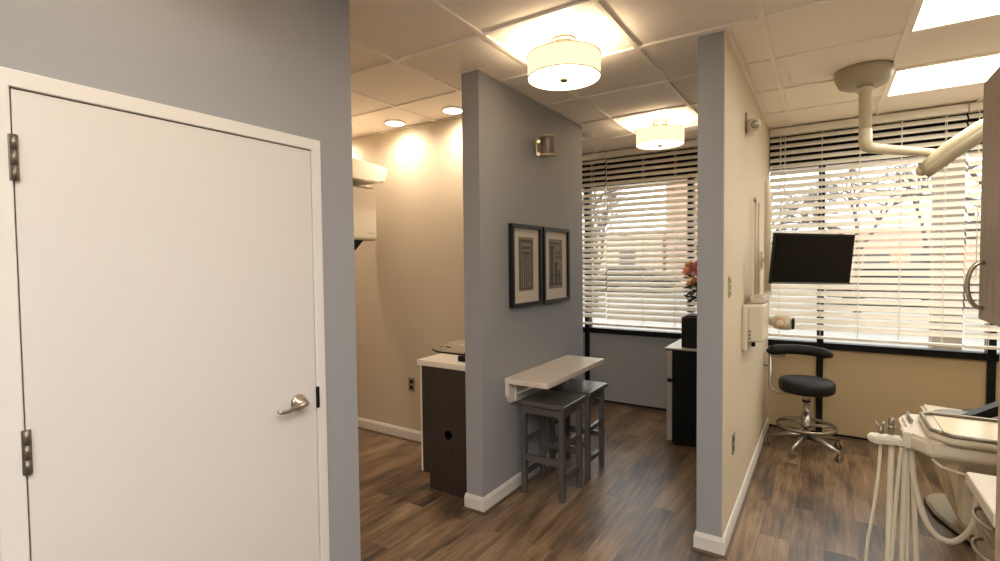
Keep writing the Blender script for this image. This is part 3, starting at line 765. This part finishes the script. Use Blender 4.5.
k = MB(); k.tube([(1.12, 4.13, 2.42), (1.16, 4.12, 2.36), (1.16, 4.12, 2.15)], .022, 12); k.build('head_stem', 'dent_white', t)
k = MB(); k.lathe([(0, 0), (.06, .0), (.12, .03), (.15, .07), (.14, .08), (0, .075)], (1.16, 4.12, 2.14), 28, axis=(0, -.3, -1)); k.build('lamp_head', 'dent_white', t)

# ------------------------------------------------------------------ right: upper cabinet, base cabinet
t = thing('upper_cabinet', (.6, 1.6, 1.37), 'wood-grain upper cabinet with arched metal handle at the right edge', 'cabinet')
B(.378, .965, 1.15, 1.90, 1.372, 2.02, bev=.001).build('carcass', 'cab_wood', t)
d = B(.358, .377, 1.152, 1.90, 1.372, 2.02, bev=.0015).build('door', 'cab_wood', t)
k = MB(); pts = []
for i in range(13):
    a = PI * i / 12; pts.append((.357 - .034 * math.sin(a) ** .8, 1.84, 1.468 - .062 * math.cos(a)))
k.tube(pts, .0055, 10); k.build('arched_handle', 'satin_nickel', d)
t = thing('end_gable', (.6, 1.65, 0), 'light beige upright end panel at the right edge below the upper cabinet', 'panel')
B(.355, .965, 1.655, 1.675, .0, 1.37, bev=.0015).build('panel_board', 'dent_beige', t)
B(.355, .374, 1.60, 1.655, .0, 1.37, bev=.0015).build('front_stile', 'dent_beige', t)
t = thing('drawer_cabinet', (.66, 1.83, 0), 'wood-grain drawer cabinet with white worktop at the bottom right corner', 'cabinet')
B(.390, .965, 1.68, 1.925, .0, .875).build('carcass', 'cab_wood', t)
B(.352, .97, 1.677, 1.975, .876, .914, bev=.006).build('worktop', 'white_lam', t)
for z0, z1 in ((.792, .872), (.708, .788), (.42, .704), (.09, .416)):
    dd = B(.371, .389, 1.682, 1.924, z0, z1, bev=.0015).build('drawer', 'cab_wood', t)
    k = MB(); pts = []
    for i in range(13):
        a = PI * i / 12; pts.append((.371 - .029 * math.sin(a) ** .8, 1.80 - .065 * math.cos(a), z1 - .022))
    k.tube(pts, .005, 10); k.build('arched_handle', 'satin_nickel', dd)

# ------------------------------------------------------------------ delivery unit
t = thing('delivery_unit', (.45, 2.4, .8), 'white dental delivery unit with hanging hoses at the lower right', 'dental unit')
k = MB(); k.prism([(.245, 2.27), (.30, 2.20), (.95, 2.20), (.95, 2.56), (.27, 2.56), (.245, 2.50)], 'z', .868, .925, bev=.012); k.build('body', 'dent_white', t)
k = MB(); k.prism([(.32, 2.25), (.92, 2.25), (.92, 2.5), (.32, 2.5)], 'z', .835, .868, bev=.008); k.build('under_tray', 'dent_beige', t)
k = MB(); k.tube([(.31, 2.21, .862), (.33, 2.20, .842), (.45, 2.20, .815), (.6, 2.2, .81), (.75, 2.2, .83)], .006, 8); k.build('front_handle', 'dent_beige', t)
k = MB(); k.prism([(.135, 2.255), (.155, 2.235), (.25, 2.25), (.25, 2.31), (.15, 2.30), (.135, 2.285)], 'z', .876, .900, bev=.005); k.prism([(.235, 2.25), (.26, 2.25), (.26, 2.33), (.235, 2.33)], 'z', .872, .928, bev=.004); k.build('holder_bar', 'dent_white', t)
k = MB(); k.tube([(.45, 2.40, .84), (.47, 2.45, .74), (.62, 2.75, .70), (.80, 3.1, .70)], [.04, .036, .034, .034], 14); k.build('support_arm', 'dent_white', t)
k = MB(); k.box(.41, .53, 2.32, 2.42, .60, .84, bev=.02, seg=3); k.build('junction_block', 'dent_beige', t)
def hose(par, pts, r=.0075):
    P = [Vector(p) for p in pts]; out = []
    for i in range(len(P) - 1):
        p0 = P[max(i - 1, 0)]; p1 = P[i]; p2 = P[i + 1]; p3 = P[min(i + 2, len(P) - 1)]
        for s_ in range(6):
            u = s_ / 6; out.append(.5 * ((2 * p1) + (p2 - p0) * u + (2 * p0 - 5 * p1 + 4 * p2 - p3) * u * u + (-p0 + 3 * p1 - 3 * p2 + p3) * u ** 3))
    out.append(P[-1])
    k = MB(); k.tube(out, r, 10); return k.build('hose', 'hose', par)
hose(t, [(.262, 2.3, .87), (.272, 2.3, .76), (.30, 2.30, .63), (.335, 2.30, .565), (.385, 2.30, .555), (.43, 2.3, .62), (.445, 2.32, .72), (.45, 2.34, .80)], .0095)
hose(t, [(.245, 2.28, .872), (.244, 2.28, .70), (.241, 2.28, .45), (.243, 2.28, .12), (.30, 2.36, .02), (.5, 2.5, .012)], .009)
hose(t, [(.250, 2.29, .87), (.256, 2.29, .70), (.258, 2.29, .40), (.27, 2.30, .10), (.36, 2.42, .014), (.6, 2.6, .012)], .005)
hose(t, [(.268, 2.31, .87), (.276, 2.31, .66), (.288, 2.31, .42), (.30, 2.32, .12), (.40, 2.46, .014), (.62, 2.68, .012)], .008)
hose(t, [(.232, 2.26, .872), (.222, 2.26, .72), (.214, 2.26, .56), (.212, 2.26, .40), (.23, 2.27, .10), (.3, 2.3, .012)], .006)
# instruments held by the bar
def instr(x, y, label, big):
    q = thing('dental_handpiece', (x, y, .905), label, 'handpiece', 'handpieces standing in the holder bar')
    if big:
        k = MB(); k.lathe([(0, .0), (.010, .0), (.0115, .03), (.0105, .032), (.0105, .034), (.011, .04), (.009, .056), (.006, .06), (0, .062)], (x, y, .906), 18); k.build('body', 'grey_metal', q)
        k = MB(); k.lathe([(.0105, .028), (.0125, .028), (.0125, .034), (.0105, .034), (.0105, .028)], (x, y, .906), 18); k.build('collar', 'chrome', q)
    else:
        k = MB(); k.lathe([(0, 0), (.008, 0), (.009, .015), (.006, .018), (.005, .03), (0, .032)], (x, y, .906), 16); k.build('body', 'grey_metal', q)
        k = MB(); k.tube([(x, y, .93), (x - .012, y, .936), (x - .018, y, .948)], .003, 8); k.cyl((x + .004, y, .93), (x + .006, y, .95), .004, n=8); k.build('lever', 'chrome', q)
    return q
q = instr(.175, 2.275, 'short metal syringe tip standing at the left end of the holder bar', False)
hose(q, [(.174, 2.275, .872), (.168, 2.27, .75), (.152, 2.26, .60), (.138, 2.26, .48), (.132, 2.26, .30), (.14, 2.27, .08), (.2, 2.3, .012)], .0055)
q = instr(.205, 2.28, 'taller metal handpiece standing in the holder bar beside the white unit', True)
hose(q, [(.206, 2.28, .872), (.204, 2.28, .70), (.202, 2.28, .50), (.206, 2.28, .12), (.25, 2.32, .014)], .0095)

t = thing('instrument_tray', (.62, 2.3, .926), 'rectangular instrument tray with metal rim on top of the delivery unit', 'tray')
k = MB(); k.prism([(.30, 2.23), (.35, 2.175), (.93, 2.175), (.93, 2.50), (.33, 2.50), (.30, 2.47)], 'z', .927, .945, bev=.005); k.build('tray_base', 'dent_white', t)
k = MB(); loop = [(.335, 2.22, .952), (.36, 2.195, .952), (.92, 2.195, .952), (.92, 2.485, .952), (.335, 2.485, .952), (.31, 2.46, .952), (.31, 2.25, .952), (.335, 2.22, .952)]
k.tube(loop, .007, 8); k.build('metal_rim', 'tray_rim', t)
B(.345, .91, 2.215, 2.47, .9455, .9485).build('tray_liner', 'gloss_tray', t)
k = MB(); k.tube([(.275, 2.40, .935), (.275, 2.52, .935)], .006, 8); k.build('catch', 'tray_rim', t)

# ------------------------------------------------------------------ dental chair
t = thing('dental_chair', (.95, 3.8, 0), 'beige and black dental chair on a broad floor plate behind the delivery unit', 'dental chair')
base = [(.54, 4.12), (.59, 4.19), (.70, 4.23), (1.4, 4.28), (1.5, 4.2), (1.5, 3.5), (1.4, 3.4), (.86, 3.39), (.74, 3.44), (.66, 3.57), (.60, 3.74), (.55, 3.86), (.532, 4.02)]
k = MB(); k.prism(base, 'z', .0, .012); k.build('base_rim', 'black_plastic', t)
k = MB(); k.prism([(1.02 + (x - 1.02) * .985, 3.86 + (y - 3.86) * .985) for x, y in base], 'z', .012, .036, bev=.01); k.build('floor_plate', 'dent_taupe', t)
k = MB(); k.prism([(.66, .034), (.93, .034), (1.02, .30), (1.02, .56), (.52, .56), (.53, .40), (.58, .20)], 'y', 3.55, 3.86, bev=.03); k.build('pedestal', 'dent_beige', t)
k = MB(); k.prism([(.50, .60), (.56, .56), (1.3, .53), (1.7, .62), (2.1, .85), (2.08, .90), (1.6, .70), (1.2, .60), (.5, .64)], 'y', 3.53, 4.03, bev=.015); k.build('seat_shell', 'dent_beige', t)
k = MB(); k.prism([(.56, .66), (.66, .685), (.76, .742), (.9, .82), (1.15, .91), (1.5, 1.03), (1.52, 1.08), (1.1, .97), (.88, .875), (.76, .80), (.66, .735), (.56, .67)], 'y', 3.50, 3.58, bev=.01); k.build('arm_rest', 'black_vinyl', t)
k = MB(); k.prism([(.58, .60), (1.4, .60), (1.5, 1.01), (1.15, .895), (.9, .805), (.76, .727), (.66, .67)], 'y', 3.51, 3.57, bev=.006); k.build('arm_shell', 'dent_white', t)
k = MB(); k.prism([(.66, .60), (1.2, .60), (1.6, .70), (2.06, .92), (2.02, .97), (1.55, .77), (1.2, .66), (.68, .635)], 'y', 3.60, 4.04, bev=.018); k.build('upholstery', 'black_vinyl', t)
k = MB(); k.lathe([(0, .60), (.14, .60), (.16, .615), (.145, .635), (.1, .645), (0, .648)], (.66, 3.80, 0), 32, sy=1.2); k.build('toe_cushion', 'grey_screen', t)

# ------------------------------------------------------------------ outdoors
tag(B(-60, 60, 5.6, 90, -.16, -.1).build('parking_lot', 'asphalt'), 'pale asphalt parking lot outside behind the blinds', 'ground')
bpy.data.objects['parking_lot']['kind'] = 'structure'
def building(x0, x1, y0, y1, h, mat, label, wins, par=None):
    t = thing('building', ((x0 + x1) / 2, (y0 + y1) / 2, -.1), label, 'building')
    B(x0, x1, y0, y1, -.1, h).build('walls', mat, t)
    B(x0 - .15, x1 + .15, y0 - .15, y1 + .15, h, h + .25).build('cornice', mat, t)
    for (a, b, c_, d_) in wins: B(a, b, y0 - .04, y0 + .02, c_, d_).build('window', 'bldg_window', t)
    return t
building(-7.85, -3.9, 30, 38, 6.2, 'bldg_pink', 'tall pinkish brick building outside beyond the kitchenette window', [(-5.4, -4.6, 4, 5.4)])
building(-26, -8.3, 31, 38, 3.1, 'bldg_cream', 'long low cream building outside beyond the kitchenette window', [(-11, -10, .8, 2.2), (-14, -13, .8, 2.2)])
building(0.2, 7.5, 31, 37, 2.7, 'bldg_pink', 'low pinkish building outside beyond the treatment room window', [(1.6, 2.6, .6, 1.8), (3.4, 4.4, .6, 1.8)])
t = thing('brick_pillar', (1.23, 8.1, -.1), 'brown square pillar close outside the treatment room window', 'pillar')
B(1.10, 1.37, 8.0, 8.27, -.1, 3.4).build('shaft', 'brick_brown', t); B(1.06, 1.41, 7.96, 8.31, -.1, .2).build('plinth', 'curb', t)
def tree(x, y, h, seed, label):
    rn = random.Random(seed); mb = MB()
    def br(p, d, L, r, lv):
        q = p + d * L; m_ = p + d * L * .5 + Vector((rn.uniform(-1, 1), rn.uniform(-1, 1), 0)) * L * .05
        mb.tube([p, m_, q], [r, r * .85, r * .7], 6 if lv < 3 else 4, cap=False)
        if lv >= 6: return
        for i in range(3 if lv < 4 else 2):
            dd = (d + Vector((rn.gauss(0, .62), rn.gauss(0, .5), rn.gauss(.05, .3)))).normalized()
            br(p + d * L * rn.uniform(.6, 1), dd, L * rn.uniform(.62, .8), r * .62, lv + 1)
    br(Vector((x, y, -.12)), Vector((0, 0, 1)), h * .3, h * .016, 0)
    tag(mb.build('bare_tree', 'bark'), label, 'tree', 'bare trees outside')
tree(-6.9, 17, 6.5, 1, 'bare tree outside the kitchenette window')
tree(-10.2, 24, 8, 2, 'bare tree farther left outside the kitchenette window')
tree(-1.5, 12.5, 5.0, 3, 'bare tree outside, left above the black monitor')
tree(.75, 17, 6.2, 8, 'bare tree outside, above the right end of the black monitor')
tree(3.2, 25, 7.5, 4, 'bare tree outside the middle of the treatment room window')
tree(2.75, 12, 6, 5, 'bare tree outside beside the upper wooden cabinet')
def car(x, y, mat, label):
    t = thing('parked_car', (x, y, -.1), label, 'car')
    z = -.1
    k = MB(); k.prism([(x - 2.2, z + .3), (x + 2.2, z + .3), (x + 2.2, z + .75), (x + 1.4, z + .9), (x - 1.5, z + .95), (x - 2.2, z + .85)], 'y', y - .85, y + .85, bev=.06); k.build('body', mat, t)
    k = MB(); k.prism([(x - 1.5, z + .93), (x + 1.2, z + .88), (x + .6, z + 1.4), (x - 1.0, z + 1.42)], 'y', y - .75, y + .75, bev=.05); k.build('cabin', 'car_glass', t)
    for a in (-1.4, 1.4):
        for b in (-.85, .67):
            k = MB(); k.cyl((x + a, y + b, z + .33), (x + a, y + b + .2, z + .33), .33, n=20); k.build('wheel', 'car_dark', t)
car(-8.6, 26.5, 'car_dark', 'dark parked car outside the kitchenette window')
car(2.2, 22, 'car_red', 'dark parked car outside behind the treatment room blinds')

# ------------------------------------------------------------------ daylight
w = bpy.data.worlds.new('overcast'); SC.world = w; w.use_nodes = True
n = w.node_tree; n.nodes.clear()
o_ = n.nodes.new('ShaderNodeOutputWorld'); bg = n.nodes.new('ShaderNodeBackground')
bg.inputs[0].default_value = (1, .985, .965, 1); bg.inputs[1].default_value = .78
n.links.new(bg.outputs[0], o_.inputs[0])

# ------------------------------------------------------------------ camera
cam = bpy.data.cameras.new('camera'); co = bpy.data.objects.new('camera', cam); COL.objects.link(co)
cr = Vector((.83975536, .5428628, -.01053122)); cu = Vector((-.01058717, .03576324, .99930421)); cd = Vector((-.54286171, .83905957, -.03577975))
mw = Matrix((cr, cu, -cd)).transposed().to_4x4(); mw.translation = (0, 0, 1.5430661)
co.matrix_world = mw
cam.sensor_width = 36; cam.lens = 504.053 * 36 / 1000; cam.clip_start = .05; cam.clip_end = 500
SC.camera = co
SC.view_settings.view_transform = 'Standard'; SC.view_settings.look = 'None'; SC.view_settings.gamma = 1; SC.view_settings.exposure = 2.32
SC.view_settings.use_curve_mapping = False
SC.cycles.use_denoising = True
SC.cycles.max_bounces = 10; SC.cycles.diffuse_bounces = 6; SC.cycles.transparent_max_bounces = 12
SC.cycles.sample_clamp_indirect = 6
